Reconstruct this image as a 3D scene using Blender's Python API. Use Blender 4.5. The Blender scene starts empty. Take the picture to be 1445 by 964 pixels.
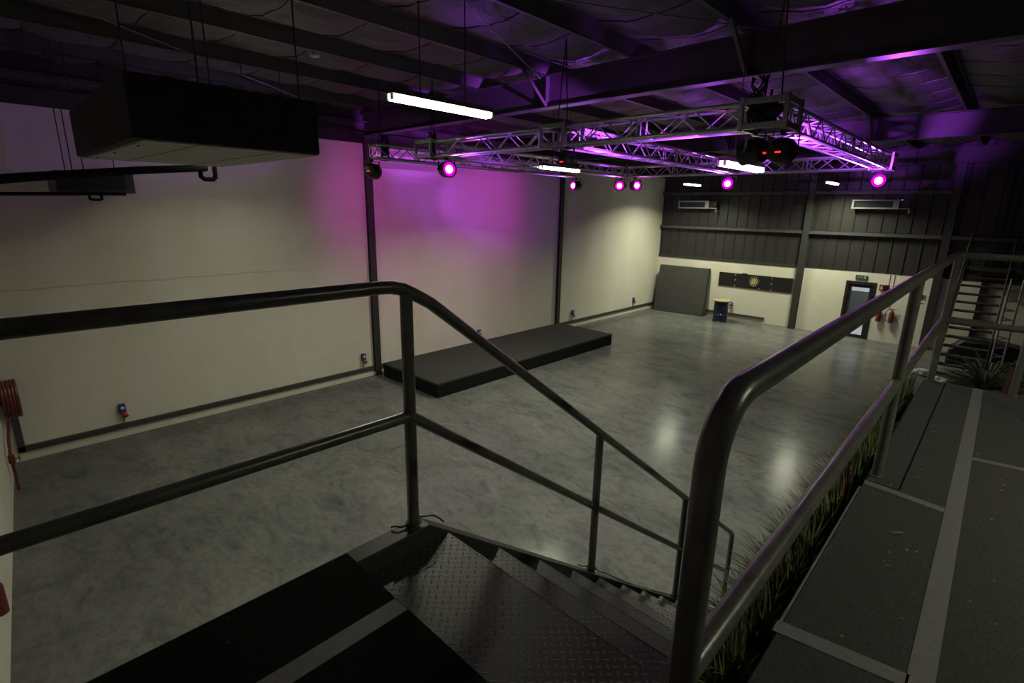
import bpy, bmesh, math, random
from mathutils import Vector, Matrix, noise
random.seed(7)
S = bpy.context.scene
COL = S.collection
PI = math.pi
V = Vector

# ------------------------------------------------------------------ materials
def newmat(name):
    m = bpy.data.materials.new(name); m.use_nodes = True
    nt = m.node_tree; nt.nodes.clear()
    out = nt.nodes.new('ShaderNodeOutputMaterial')
    b = nt.nodes.new('ShaderNodeBsdfPrincipled')
    nt.links.new(b.outputs[0], out.inputs[0])
    return m, nt, b

def nd(nt, t, **kw):
    n = nt.nodes.new(t)
    for k, v in kw.items():
        if k in n.inputs: n.inputs[k].default_value = v
        else: setattr(n, k, v)
    return n

def ramp(nt, fac, stops):
    r = nt.nodes.new('ShaderNodeValToRGB')
    e = r.color_ramp.elements
    while len(e) < len(stops): e.new(0.5)
    for el, (p, c) in zip(e, stops):
        el.position = p; el.color = (*c, 1) if len(c) == 3 else c
    nt.links.new(fac, r.inputs[0])
    return r

def mat(name, col, rough=0.6, metal=0.0, var=0.12, scale=8.0, bump=0.0, bscale=60.0, spec=0.5):
    m, nt, b = newmat(name)
    tc = nd(nt, 'ShaderNodeTexCoord')
    n = nd(nt, 'ShaderNodeTexNoise', Scale=scale, Detail=4.0)
    nt.links.new(tc.outputs['Object'], n.inputs['Vector'])
    lo = [max(0, c*(1-var)) for c in col]; hi = [min(1, c*(1+var)) for c in col]
    r = ramp(nt, n.outputs['Fac'], [(0.3, lo), (0.7, hi)])
    nt.links.new(r.outputs[0], b.inputs['Base Color'])
    b.inputs['Roughness'].default_value = rough
    b.inputs['Metallic'].default_value = metal
    b.inputs['Specular IOR Level'].default_value = spec
    if bump > 0:
        n2 = nd(nt, 'ShaderNodeTexNoise', Scale=bscale, Detail=3.0)
        nt.links.new(tc.outputs['Object'], n2.inputs['Vector'])
        bp = nd(nt, 'ShaderNodeBump', Strength=bump, Distance=0.01)
        nt.links.new(n2.outputs['Fac'], bp.inputs['Height'])
        nt.links.new(bp.outputs[0], b.inputs['Normal'])
    return m

def emit(name, col, strength, sample=True):
    m = bpy.data.materials.new(name); m.use_nodes = True
    nt = m.node_tree; nt.nodes.clear()
    out = nt.nodes.new('ShaderNodeOutputMaterial')
    e = nd(nt, 'ShaderNodeEmission', Strength=strength); e.inputs[0].default_value = (*col, 1)
    nt.links.new(e.outputs[0], out.inputs[0])
    if not sample: m.cycles.emission_sampling = 'NONE'
    return m

def block_wall(name, axis, col, crack=False):
    m, nt, b = newmat(name)
    tc = nd(nt, 'ShaderNodeTexCoord')
    sp = nd(nt, 'ShaderNodeSeparateXYZ'); nt.links.new(tc.outputs['Object'], sp.inputs[0])
    cb = nd(nt, 'ShaderNodeCombineXYZ')
    nt.links.new(sp.outputs[axis], cb.inputs[0]); nt.links.new(sp.outputs[2], cb.inputs[1])
    br = nd(nt, 'ShaderNodeTexBrick', Scale=1.0)
    br.inputs['Mortar Size'].default_value = 0.006
    br.inputs['Mortar Smooth'].default_value = 0.6
    br.inputs['Brick Width'].default_value = 0.40
    br.inputs['Row Height'].default_value = 0.20
    br.inputs['Color1'].default_value = (*col, 1)
    br.inputs['Color2'].default_value = (*[c*0.97 for c in col], 1)
    br.inputs['Mortar'].default_value = (*[c*0.93 for c in col], 1)
    nt.links.new(cb.outputs[0], br.inputs['Vector'])
    # runs of paint and yellowed patches
    mp = nd(nt, 'ShaderNodeMapping'); mp.inputs['Scale'].default_value = (1.0, 1.0, 0.35)
    nt.links.new(tc.outputs['Object'], mp.inputs[0])
    n = nd(nt, 'ShaderNodeTexNoise', Scale=0.9, Detail=5.0); nt.links.new(mp.outputs[0], n.inputs['Vector'])
    r = ramp(nt, n.outputs['Fac'], [(0.35, (0.93, 0.91, 0.84)), (0.65, (1, 1, 1))])
    mx = nd(nt, 'ShaderNodeMix', data_type='RGBA', blend_type='MULTIPLY'); mx.inputs[0].default_value = 1
    nt.links.new(br.outputs['Color'], mx.inputs[6]); nt.links.new(r.outputs[0], mx.inputs[7])
    last = mx.outputs[2]
    if crack:
        nx = nd(nt, 'ShaderNodeTexNoise', Scale=2.2, Detail=4.0); nt.links.new(tc.outputs['Object'], nx.inputs['Vector'])
        a = nd(nt, 'ShaderNodeMath', operation='MULTIPLY_ADD'); a.inputs[1].default_value = 0.10
        nt.links.new(nx.outputs['Fac'], a.inputs[0]); nt.links.new(sp.outputs[2], a.inputs[2])
        d = nd(nt, 'ShaderNodeMath', operation='SUBTRACT'); d.inputs[1].default_value = 3.04
        nt.links.new(a.outputs[0], d.inputs[0])
        ab = nd(nt, 'ShaderNodeMath', operation='ABSOLUTE'); nt.links.new(d.outputs[0], ab.inputs[0])
        mr = nd(nt, 'ShaderNodeMapRange'); mr.inputs['From Min'].default_value = 0.004; mr.inputs['From Max'].default_value = 0.018
        mr.inputs['To Min'].default_value = 0.45; mr.inputs['To Max'].default_value = 0.0
        nt.links.new(ab.outputs[0], mr.inputs['Value'])
        lim = nd(nt, 'ShaderNodeMapRange'); lim.inputs['From Min'].default_value = -17.6; lim.inputs['From Max'].default_value = -17.0
        lim.inputs['To Min'].default_value = 1; lim.inputs['To Max'].default_value = 0
        nt.links.new(sp.outputs[1], lim.inputs['Value'])
        mm = nd(nt, 'ShaderNodeMath', operation='MULTIPLY')
        nt.links.new(mr.outputs[0], mm.inputs[0]); nt.links.new(lim.outputs[0], mm.inputs[1])
        m2 = nd(nt, 'ShaderNodeMix', data_type='RGBA')
        nt.links.new(mm.outputs[0], m2.inputs[0]); nt.links.new(last, m2.inputs[6]); m2.inputs[7].default_value = (0.3, 0.26, 0.15, 1)
        last = m2.outputs[2]
    nt.links.new(last, b.inputs['Base Color'])
    b.inputs['Roughness'].default_value = 0.62
    nb = nd(nt, 'ShaderNodeTexNoise', Scale=28.0, Detail=4.0); nt.links.new(tc.outputs['Object'], nb.inputs['Vector'])
    ad = nd(nt, 'ShaderNodeMath', operation='MULTIPLY_ADD'); ad.inputs[1].default_value = -0.9
    nt.links.new(br.outputs['Fac'], ad.inputs[0]); nt.links.new(nb.outputs['Fac'], ad.inputs[2])
    bp = nd(nt, 'ShaderNodeBump', Strength=0.35, Distance=0.012); nt.links.new(ad.outputs[0], bp.inputs['Height'])
    nt.links.new(bp.outputs[0], b.inputs['Normal'])
    return m

def concrete():
    m, nt, b = newmat('polished_concrete')
    tc = nd(nt, 'ShaderNodeTexCoord')
    mp = nd(nt, 'ShaderNodeMapping'); mp.inputs['Rotation'].default_value = (0, 0, 0.5)
    mp.inputs['Scale'].default_value = (1.0, 1.7, 1.0)
    nt.links.new(tc.outputs['Object'], mp.inputs[0])
    n1 = nd(nt, 'ShaderNodeTexNoise', Scale=0.55, Detail=6.0, Roughness=0.6); nt.links.new(mp.outputs[0], n1.inputs['Vector'])
    n2 = nd(nt, 'ShaderNodeTexNoise', Scale=1.5, Detail=8.0, Roughness=0.68, Distortion=1.1); nt.links.new(mp.outputs[0], n2.inputs['Vector'])
    r1 = ramp(nt, n1.outputs['Fac'], [(0.30, (0.115, 0.119, 0.118)), (0.72, (0.185, 0.185, 0.174))])
    r2 = ramp(nt, n2.outputs['Fac'], [(0.30, (0.60, 0.61, 0.63)), (0.52, (1.0, 1.0, 1.0)), (0.80, (1.10, 1.09, 1.04))])
    mx = nd(nt, 'ShaderNodeMix', data_type='RGBA', blend_type='MULTIPLY'); mx.inputs[0].default_value = 1
    nt.links.new(r1.outputs[0], mx.inputs[6]); nt.links.new(r2.outputs[0], mx.inputs[7])
    n3 = nd(nt, 'ShaderNodeTexNoise', Scale=7.0, Detail=6.0, Roughness=0.75, Distortion=0.6); nt.links.new(mp.outputs[0], n3.inputs['Vector'])
    r3 = ramp(nt, n3.outputs['Fac'], [(0.34, (0.74, 0.75, 0.78)), (0.56, (1.0, 1.0, 1.0)), (0.80, (1.06, 1.05, 1.02))])
    m3 = nd(nt, 'ShaderNodeMix', data_type='RGBA', blend_type='MULTIPLY'); m3.inputs[0].default_value = 1
    nt.links.new(mx.outputs[2], m3.inputs[6]); nt.links.new(r3.outputs[0], m3.inputs[7])
    nt.links.new(m3.outputs[2], b.inputs['Base Color'])
    rr = nd(nt, 'ShaderNodeMapRange'); rr.inputs['To Min'].default_value = 0.10; rr.inputs['To Max'].default_value = 0.32
    nt.links.new(n2.outputs['Fac'], rr.inputs['Value']); nt.links.new(rr.outputs[0], b.inputs['Roughness'])
    bp = nd(nt, 'ShaderNodeBump', Strength=0.06, Distance=0.01); nt.links.new(n2.outputs['Fac'], bp.inputs['Height'])
    nt.links.new(bp.outputs[0], b.inputs['Normal'])
    b.inputs['Specular IOR Level'].default_value = 0.085
    return m

def diamond_plate():
    m, nt, b = newmat('chequer_plate_steel')
    tc = nd(nt, 'ShaderNodeTexCoord')
    mp = nd(nt, 'ShaderNodeMapping'); mp.inputs['Rotation'].default_value = (0, 0, PI/4)
    nt.links.new(tc.outputs['Object'], mp.inputs[0])
    def M(op, a, bb=None, c=None):
        n = nd(nt, 'ShaderNodeMath', operation=op)
        for i, x in enumerate((a, bb, c)):
            if x is None: continue
            if isinstance(x, (int, float)): n.inputs[i].default_value = x
            else: nt.links.new(x, n.inputs[i])
        return n.outputs[0]
    sp = nd(nt, 'ShaderNodeSeparateXYZ'); nt.links.new(mp.outputs[0], sp.inputs[0])
    c = 0.027
    u = M('DIVIDE', sp.outputs[0], c); v = M('DIVIDE', sp.outputs[1], c)
    fu, fv = M('FLOOR', u), M('FLOOR', v)
    du = M('SUBTRACT', M('SUBTRACT', u, fu), 0.5); dv = M('SUBTRACT', M('SUBTRACT', v, fv), 0.5)
    par = M('FLOORED_MODULO', M('ADD', fu, fv), 2.0)
    ipar = M('SUBTRACT', 1.0, par)
    A = M('ADD', M('MULTIPLY', du, par), M('MULTIPLY', dv, ipar))
    B = M('ADD', M('MULTIPLY', dv, par), M('MULTIPLY', du, ipar))
    e = M('ADD', M('POWER', M('DIVIDE', A, 0.46), 2.0), M('POWER', M('DIVIDE', B, 0.13), 2.0))
    h = M('MAXIMUM', M('SUBTRACT', 1.0, e), 0.0)
    h = M('POWER', h, 0.6)
    bp = nd(nt, 'ShaderNodeBump', Strength=1.0, Distance=0.0025); nt.links.new(h, bp.inputs['Height'])
    nt.links.new(bp.outputs[0], b.inputs['Normal'])
    r = ramp(nt, h, [(0.0, (0.034, 0.034, 0.030)), (0.9, (0.095, 0.095, 0.084))])
    nt.links.new(r.outputs[0], b.inputs['Base Color'])
    b.inputs['Roughness'].default_value = 0.46
    b.inputs['Metallic'].default_value = 0.1
    return m

def carpet_mat(name, col, speck):
    m, nt, b = newmat(name)
    tc = nd(nt, 'ShaderNodeTexCoord')
    n = nd(nt, 'ShaderNodeTexNoise', Scale=160.0, Detail=2.0); nt.links.new(tc.outputs['Object'], n.inputs['Vector'])
    r = ramp(nt, n.outputs['Fac'], [(0.35, [c*0.75 for c in col]), (0.65, [c*1.25 for c in col])])
    v = nd(nt, 'ShaderNodeTexVoronoi', Scale=16.0); nt.links.new(tc.outputs['Object'], v.inputs['Vector'])
    rs = ramp(nt, v.outputs['Distance'], [(0.07, (1, 1, 1)), (0.11, (0, 0, 0))])
    n3 = nd(nt, 'ShaderNodeTexNoise', Scale=5.0, Detail=3.0); nt.links.new(tc.outputs['Object'], n3.inputs['Vector'])
    r3 = ramp(nt, n3.outputs['Fac'], [(0.46, (0, 0, 0)), (0.6, (1, 1, 1))])
    mm = nd(nt, 'ShaderNodeMath', operation='MULTIPLY'); nt.links.new(rs.outputs[0], mm.inputs[0]); nt.links.new(r3.outputs[0], mm.inputs[1])
    mx = nd(nt, 'ShaderNodeMix', data_type='RGBA'); nt.links.new(mm.outputs[0], mx.inputs[0])
    nt.links.new(r.outputs[0], mx.inputs[6]); mx.inputs[7].default_value = (*speck, 1)
    nt.links.new(mx.outputs[2], b.inputs['Base Color'])
    b.inputs['Roughness'].default_value = 0.95; b.inputs['Specular IOR Level'].default_value = 0.15
    bp = nd(nt, 'ShaderNodeBump', Strength=0.5, Distance=0.004); nt.links.new(n.outputs['Fac'], bp.inputs['Height'])
    nt.links.new(bp.outputs[0], b.inputs['Normal'])
    return m

def insulation():
    m, nt, b = newmat('roof_insulation_foil')
    tc = nd(nt, 'ShaderNodeTexCoord')
    n = nd(nt, 'ShaderNodeTexNoise', Scale=3.0, Detail=7.0, Roughness=0.65, Distortion=1.2); nt.links.new(tc.outputs['Object'], n.inputs['Vector'])
    r = ramp(nt, n.outputs['Fac'], [(0.3, (0.062, 0.062, 0.058)), (0.7, (0.105, 0.105, 0.099))])
    nt.links.new(r.outputs[0], b.inputs['Base Color'])
    b.inputs['Roughness'].default_value = 0.55
    bp = nd(nt, 'ShaderNodeBump', Strength=0.8, Distance=0.06); nt.links.new(n.outputs['Fac'], bp.inputs['Height'])
    nt.links.new(bp.outputs[0], b.inputs['Normal'])
    return m

def glassmat():
    m = bpy.data.materials.new('door_glass'); m.use_nodes = True
    nt = m.node_tree; nt.nodes.clear()
    out = nt.nodes.new('ShaderNodeOutputMaterial')
    t = nd(nt, 'ShaderNodeBsdfTransparent'); t.inputs[0].default_value = (0.8, 0.82, 0.84, 1)
    g = nd(nt, 'ShaderNodeBsdfGlossy', Roughness=0.05)
    mx = nd(nt, 'ShaderNodeMixShader'); mx.inputs[0].default_value = 0.06
    nt.links.new(t.outputs[0], mx.inputs[1]); nt.links.new(g.outputs[0], mx.inputs[2]); nt.links.new(mx.outputs[0], out.inputs[0])
    return m

WALLC = (0.74, 0.72, 0.63)
M = dict(
    wall_l=block_wall('painted_block_long', 1, WALLC, True),
    wall_b=block_wall('painted_block_cross', 0, WALLC),
    floor=concrete(), plate=diamond_plate(), insul=insulation(), glass=glassmat(),
    steel=mat('grey_painted_steel', (0.034, 0.034, 0.031), 0.5, 0, 0.15, 5),
    steel_light=mat('grey_painted_beam', (0.060, 0.060, 0.056), 0.5, 0, 0.15, 3),
    rail=mat('grey_rail_paint', (0.105, 0.107, 0.090), 0.34, 0.0, 0.25, 14, 0.08, 120),
    nosing=mat('worn_nosing_steel', (0.085, 0.085, 0.076), 0.4, 0.1, 0.3, 20),
    trunk=mat('grey_trunking', (0.050, 0.051, 0.048), 0.5),
    clad=mat('dark_cladding', (0.028, 0.027, 0.025), 0.5, 0.1, 0.12, 2),
    alu=mat('truss_aluminium', (0.42, 0.42, 0.43), 0.30, 0.6, 0.1, 12),
    alu_dull=mat('corner_aluminium', (0.30, 0.30, 0.29), 0.45, 0.6, 0.15, 12),
    black=mat('black_plastic', (0.012, 0.012, 0.012), 0.45),
    blackmetal=mat('black_metal', (0.016, 0.016, 0.015), 0.4, 0.2),
    rubber=mat('black_pipe_foam', (0.008, 0.008, 0.008), 1.0, 0, 0.1, 8, 0, 60, 0.1),
    ductdark=mat('black_duct_lining', (0.012, 0.012, 0.011), 0.8),
    galv=mat('galvanised_sheet', (0.27, 0.27, 0.24), 0.5, 0.3, 0.2, 6),
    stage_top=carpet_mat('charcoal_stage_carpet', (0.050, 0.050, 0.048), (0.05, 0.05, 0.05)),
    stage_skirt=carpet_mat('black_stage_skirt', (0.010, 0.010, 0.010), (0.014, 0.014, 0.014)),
    carpet=carpet_mat('dark_grey_deck_carpet', (0.050, 0.050, 0.047), (0.26, 0.25, 0.21)),
    carpet_black=carpet_mat('black_deck_carpet', (0.006, 0.006, 0.006), (0.06, 0.055, 0.04)),
    tape=mat('grey_cloth_tape', (0.14, 0.14, 0.135), 0.55, 0, 0.15, 40, 0.2, 200),
    foam=mat('dark_grey_panel', (0.048, 0.048, 0.046), 0.85, 0, 0.1, 5),
    barrel=mat('blue_drum_paint', (0.010, 0.017, 0.045), 0.4, 0.1),
    wood=mat('plywood_top', (0.42, 0.32, 0.16), 0.6, 0, 0.2, 14),
    brass=mat('brass_fixing', (0.62, 0.46, 0.16), 0.35, 0.6),
    dart_black=mat('dartboard_black', (0.015, 0.015, 0.013), 0.9),
    dart_cream=mat('dartboard_cream', (0.55, 0.45, 0.24), 0.9),
    wire=mat('grey_wire', (0.2, 0.2, 0.19), 0.4, 0.5),
    blue=mat('socket_blue', (0.015, 0.045, 0.22), 0.4),
    red=mat('socket_red', (0.35, 0.012, 0.012), 0.4),
    firered=mat('fire_red', (0.13, 0.022, 0.020), 0.4),
    white=mat('white_plastic', (0.72, 0.71, 0.66), 0.45),
    offwhite=mat('casing_white', (0.30, 0.285, 0.275), 0.5),
    teal=mat('dark_grille', (0.020, 0.032, 0.042), 0.4),
    green=mat('sign_green', (0.02, 0.075, 0.04), 0.5),
    leaf=mat('grass_leaf', (0.095, 0.125, 0.042), 0.6, 0, 0.35, 30),
    leafred=mat('reddish_leaf', (0.16, 0.035, 0.025), 0.6, 0, 0.3, 30),
    frond=mat('fern_leaf', (0.05, 0.07, 0.028), 0.6, 0, 0.35, 30),
    soil=mat('planter_dark', (0.012, 0.012, 0.010), 0.8),
    timber=mat('red_brown_board', (0.06, 0.017, 0.011), 0.6),
    film=mat('pale_plastic_film', (0.45, 0.45, 0.43), 0.5),
    lobby=mat('lobby_grey', (0.085, 0.085, 0.083), 0.7),
    lobby_white=mat('lobby_white', (0.75, 0.76, 0.78), 0.7),
    reflector=mat('light_reflector', (0.75, 0.76, 0.70), 0.4),
    tube=emit('fluorescent_tube', (1.0, 1.0, 0.80), 14.0, False),
    lens=emit('par_lens_glow', (1.0, 0.42, 0.95), 9.0, False),
    lensrim=emit('par_lens_rim', (1.0, 0.0, 0.70), 1.3, False),
    led=emit('red_led_display', (1.0, 0.03, 0.02), 1.6, False),
    bluestatus=emit('status_lamp', (0.3, 0.25, 1.0), 1.0, False),
)

for n_ in M['rail'].node_tree.nodes:
    if n_.type == 'BSDF_PRINCIPLED':
        n_.inputs['Coat Weight'].default_value = 0.5; n_.inputs['Coat Roughness'].default_value = 0.22
# ------------------------------------------------------------------ mesh helper
class MB:
    def __init__(s): s.bm = bmesh.new(); s.mi = 0
    def _faces(s, fs):
        for f in fs: f.material_index = s.mi
    def box(s, lo, hi, rot=None, piv=None):
        x0, y0, z0 = lo; x1, y1, z1 = hi
        vs = [V((x, y, z)) for x in (x0, x1) for y in (y0, y1) for z in (z0, z1)]
        if rot is not None:
            p = V(piv) if piv is not None else (V(lo)+V(hi))/2
            vs = [rot @ (v-p) + p for v in vs]
        b = [s.bm.verts.new(v) for v in vs]
        s._faces([s.bm.faces.new([b[i] for i in q]) for q in ((0,1,3,2),(4,6,7,5),(0,4,5,1),(2,3,7,6),(0,2,6,4),(1,5,7,3))])
        return s
    def bar(s, p, q, w, h, up=(0, 0, 1)):
        p, q = V(p), V(q); d = (q-p).normalized(); u = V(up)
        if abs(d.dot(u)) > 0.98: u = V((0, 1, 0))
        r = d.cross(u).normalized(); u = r.cross(d)
        b = [s.bm.verts.new(c + r*a*w/2 + u*e*h/2) for c in (p, q) for a, e in ((-1,-1),(1,-1),(1,1),(-1,1))]
        fs = [s.bm.faces.new([b[3], b[2], b[1], b[0]]), s.bm.faces.new(b[4:8])]
        for i in range(4): fs.append(s.bm.faces.new([b[i], b[(i+1)%4], b[4+(i+1)%4], b[4+i]]))
        s._faces(fs); return s
    def tube(s, pts, r, seg=12, cap=True, closed=False):
        pts = [V(p) for p in pts]; n = len(pts)
        rad = r if isinstance(r, (list, tuple)) else [r]*n
        rings = []; prev = None
        for i, p in enumerate(pts):
            if closed: a, c = pts[i-1], pts[(i+1) % n]
            else: a, c = pts[max(i-1, 0)], pts[min(i+1, n-1)]
            d1 = (p-a).normalized() if (p-a).length > 1e-9 else None
            d2 = (c-p).normalized() if (c-p).length > 1e-9 else None
            d = ((d1 or d2)+(d2 or d1)).normalized()
            k = 1.0
            if d1 and d2: k = 1/max(0.5, d.dot(d1))
            if prev is None:
                u = V((0, 0, 1)) if abs(d.z) < 0.9 else V((0, 1, 0))
                u = (u - d*u.dot(d)).normalized()
            else: u = (prev - d*prev.dot(d)).normalized()
            prev = u; w = d.cross(u)
            axis = None
            if d1 and d2 and (d1-d2).length > 1e-4: axis = (d2-d1).normalized()
            ring = []
            for j in range(seg):
                t = 2*PI*j/seg; o = (u*math.cos(t)+w*math.sin(t))*rad[i]
                if axis is not None: o += axis*o.dot(axis)*(k-1)
                ring.append(s.bm.verts.new(p+o))
            rings.append(ring)
        fs = []
        m = n if closed else n-1
        for i in range(m):
            A, B = rings[i], rings[(i+1) % n]
            for j in range(seg): fs.append(s.bm.faces.new([A[j], A[(j+1)%seg], B[(j+1)%seg], B[j]]))
        if cap and not closed: fs += [s.bm.faces.new(rings[0][::-1]), s.bm.faces.new(rings[-1])]
        s._faces(fs); return s
    def lathe(s, c, axis, prof, seg=20):
        """prof: list of (distance along axis, radius)"""
        c = V(c); d = V(axis).normalized(); u = V((0, 0, 1)) if abs(d.z) < 0.9 else V((0, 1, 0))
        u = (u-d*u.dot(d)).normalized(); w = d.cross(u)
        rings = [[s.bm.verts.new(c+d*h+(u*math.cos(2*PI*j/seg)+w*math.sin(2*PI*j/seg))*max(r, 1e-4)) for j in range(seg)] for h, r in prof]
        fs = []
        for A, B in zip(rings, rings[1:]):
            for j in range(seg): fs.append(s.bm.faces.new([A[j], A[(j+1)%seg], B[(j+1)%seg], B[j]]))
        fs += [s.bm.faces.new(rings[0][::-1]), s.bm.faces.new(rings[-1])]
        s._faces(fs); return s
    def poly(s, pts, ext):
        """planar polygon extruded by vector ext"""
        e = V(ext); a = [s.bm.verts.new(V(p)) for p in pts]; b = [s.bm.verts.new(V(p)+e) for p in pts]
        fs = [s.bm.faces.new(a[::-1]), s.bm.faces.new(b)]
        n = len(a)
        for i in range(n): fs.append(s.bm.faces.new([a[i], a[(i+1)%n], b[(i+1)%n], b[i]]))
        s._faces(fs); return s
    def blade(s, base, tip, w, droop=0.0):
        base, tip = V(base), V(tip); d = tip-base
        side = d.cross(V((0, 0, 1))); side = side.normalized() if side.length > 1e-6 else V((1, 0, 0))
        mid = base + d*0.55 + V((0, 0, droop))
        v = [s.bm.verts.new(base-side*w*.5), s.bm.verts.new(base+side*w*.5), s.bm.verts.new(mid+side*w*.42), s.bm.verts.new(mid-side*w*.42), s.bm.verts.new(tip)]
        s._faces([s.bm.faces.new([v[0], v[1], v[2], v[3]]), s.bm.faces.new([v[3], v[2], v[4]])]); return s
    def build(s, name, m, parent=None, bevel=0.0, smooth=True):
        me = bpy.data.meshes.new(name)
        bmesh.ops.recalc_face_normals(s.bm, faces=s.bm.faces[:])
        off = parent_world(parent)
        if off.length > 0:
            for v in s.bm.verts: v.co -= off
        s.bm.to_mesh(me); s.bm.free()
        for mm in (m if isinstance(m, (list, tuple)) else [m]): me.materials.append(mm)
        if smooth:
            for p in me.polygons: p.use_smooth = True
            me.set_sharp_from_angle(angle=math.radians(35))
        o = bpy.data.objects.new(name, me); COL.objects.link(o)
        if parent is not None: o.parent = parent
        if bevel > 0:
            b = o.modifiers.new('bevel', 'BEVEL'); b.width = bevel; b.segments = 2; b.limit_method = 'ANGLE'; b.angle_limit = math.radians(40)
        return o

def parent_world(p):
    t = V((0, 0, 0))
    while p is not None: t += V(p.location); p = p.parent
    return t

def thing(name, label, cat, loc, group=None):
    o = bpy.data.objects.new(name, None); COL.objects.link(o); o.location = loc
    o.empty_display_size = 0.1
    o['label'] = label; o['category'] = cat
    if group: o['group'] = group
    return o
def tag(o, label, cat, group=None):
    o['label'] = label; o['category'] = cat
    if group: o['group'] = group
    return o
def struct(o, label=None):
    o['kind'] = 'structure'
    if label: o['label'] = label
    return o

# ================================================================== the setting
WY0 = lambda x: -22.52 - 0.06*x         # face of the near wall
# floor
struct(MB().box((-0.3, -24.0, -0.2), (17.3, 0.3, 0.0)).build('floor', M['floor']), 'polished grey concrete floor of the hall')
# long block wall
struct(MB().box((-0.25, -22.6, 0), (0, 0.25, 5.93)).build('wall_left', M['wall_l']), 'long cream painted block wall behind the low stage')
# dark sheeting and eaves channel above the long wall
struct(MB().box((-0.2, -23.6, 5.935), (-0.06, 0.2, 7.2)).build('trim_1', M['clad']), 'dark sheeting above the long block wall')
e = MB(); e.box((-0.05, -23.4, 6.20), (0.12, 0.0, 6.22)); e.box((-0.05, -23.4, 6.20), (-0.02, 0.0, 6.42)); e.box((-0.05, -23.4, 6.40), (0.12, 0, 6.42)); e.box((0.11, -23.4, 6.20), (0.12, 0, 6.235))
struct(e.build('trim_2', M['steel_light']), 'grey eaves channel running above the long block wall')
# near wall, slightly out of square
p = [(0, WY0(0), 0), (17, WY0(17), 0), (17, WY0(17)-0.25, 0), (0, WY0(0)-0.25, 0)]
struct(MB().poly(p, (0, 0, 7.2)).build('wall_front', M['wall_b']), 'cream painted wall at the near end')
# right wall (out of the frame)
struct(MB().box((17, -24, 0), (17.25, 0.25, 7.2)).build('wall_right', M['clad']), 'dark wall beyond the walkway')
# back wall: block below, with the doorway
b = MB()
DX0, DX1, DH = 7.70, 8.66, 2.10
b.box((0, 0, 0), (DX0, 0.22, 2.42)); b.box((DX1, 0, 0), (17, 0.22, 2.42)); b.box((DX0, 0, DH), (DX1, 0.22, 2.42))
struct(b.build('wall_back', M['wall_b']), 'low cream block wall at the far end under dark cladding')
# ribbed cladding above it
b = MB(); x = 0.0; prof = []
while x < 17.0:
    prof += [(x, 0.02), (x+0.02, -0.012), (x+0.05, -0.012), (x+0.07, 0.02)]
    x += 0.42
prof.append((17.0, 0.02))
vs0 = [b.bm.verts.new((px, py, 2.44)) for px, py in prof]; vs1 = [b.bm.verts.new((px, py, 7.2)) for px, py in prof]
for i in range(len(prof)-1): b.bm.faces.new([vs0[i], vs0[i+1], vs1[i+1], vs1[i]])
b.box((0, 0.03, 2.44), (17, 0.06, 7.2))
struct(b.build('trim_3', M['clad'], smooth=False), 'dark ribbed metal cladding on the upper far wall')
struct(MB().box((0, -0.03, 2.42), (5.98, 0.02, 2.53)).build('trim_4', M['steel']), 'dark sill angle under the far cladding')
def girt(n, z, x0, x1, lab):
    g = MB(); g.box((x0, -0.16, z), (x1, -0.02, z+0.012)); g.box((x0, -0.16, z), (x1, -0.148, z+0.14)); g.box((x0, -0.16, z+0.128), (x1, -0.02, z+0.14))
    struct(g.build(n, M['steel_light']), lab)
girt('trim_5', 3.72, 0.02, 5.98, 'lower sheeting rail of the far wall left of the column')
girt('trim_6', 3.72, 6.22, 10.19, 'lower sheeting rail of the far wall right of the column')
girt('trim_7', 5.16, 0.02, 5.98, 'upper sheeting rail of the far wall left of the column')
girt('trim_8', 5.16, 6.22, 10.19, 'upper sheeting rail of the far wall right of the column')
girt('trim_9', 3.72, 10.43, 17.0, 'lower sheeting rail of the far wall behind the stair')

# columns
def column(lo, hi, along, label, m='steel'):
    x0, y0 = lo; x1, y1 = hi; z1 = 6.1
    c = MB()
    if along == 'y':   # on the long wall, flanges parallel to the wall
        c.box((x0, y0, 0), (x0+0.012, y1, z1)); c.box((x1-0.012, y0, 0), (x1, y1, z1)); ym = (y0+y1)/2; c.box((x0+.01, ym-0.006, 0), (x1-.01, ym+0.006, z1))
    else:
        c.box((x0, y0, 0), (x1, y0+0.012, z1)); c.box((x0, y1-0.012, 0), (x1, y1, z1)); xm = (x0+x1)/2; c.box((xm-0.006, y0+.01, 0), (xm+0.006, y1-.01, z1))
    c.box((x0-0.0, y0-0.0, 0), (x1+0.0, y1+0.0, 0.015))
    o = c.build('steel_column', M[m]); o['kind'] = 'structure'; o['label'] = label; return o
column((0.0, -15.37, ), (0.10, -15.19), 'y', 'grey steel column on the long wall just left of the stage')
column((0.0, -7.63), (0.10, -7.46), 'y', 'grey steel column on the long wall behind the stage end')
column((6.00, -0.17), (6.23, 0.0), 'x', 'grey steel column on the far wall right of the dartboard')
column((10.20, -0.17), (10.42, 0.0), 'x', 'grey steel column on the far wall right of the fire extinguishers')
column((11.42, -0.12), (11.57, 0.0), 'x', 'black steel column on the far wall seen behind the stair treads', 'black')

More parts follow.
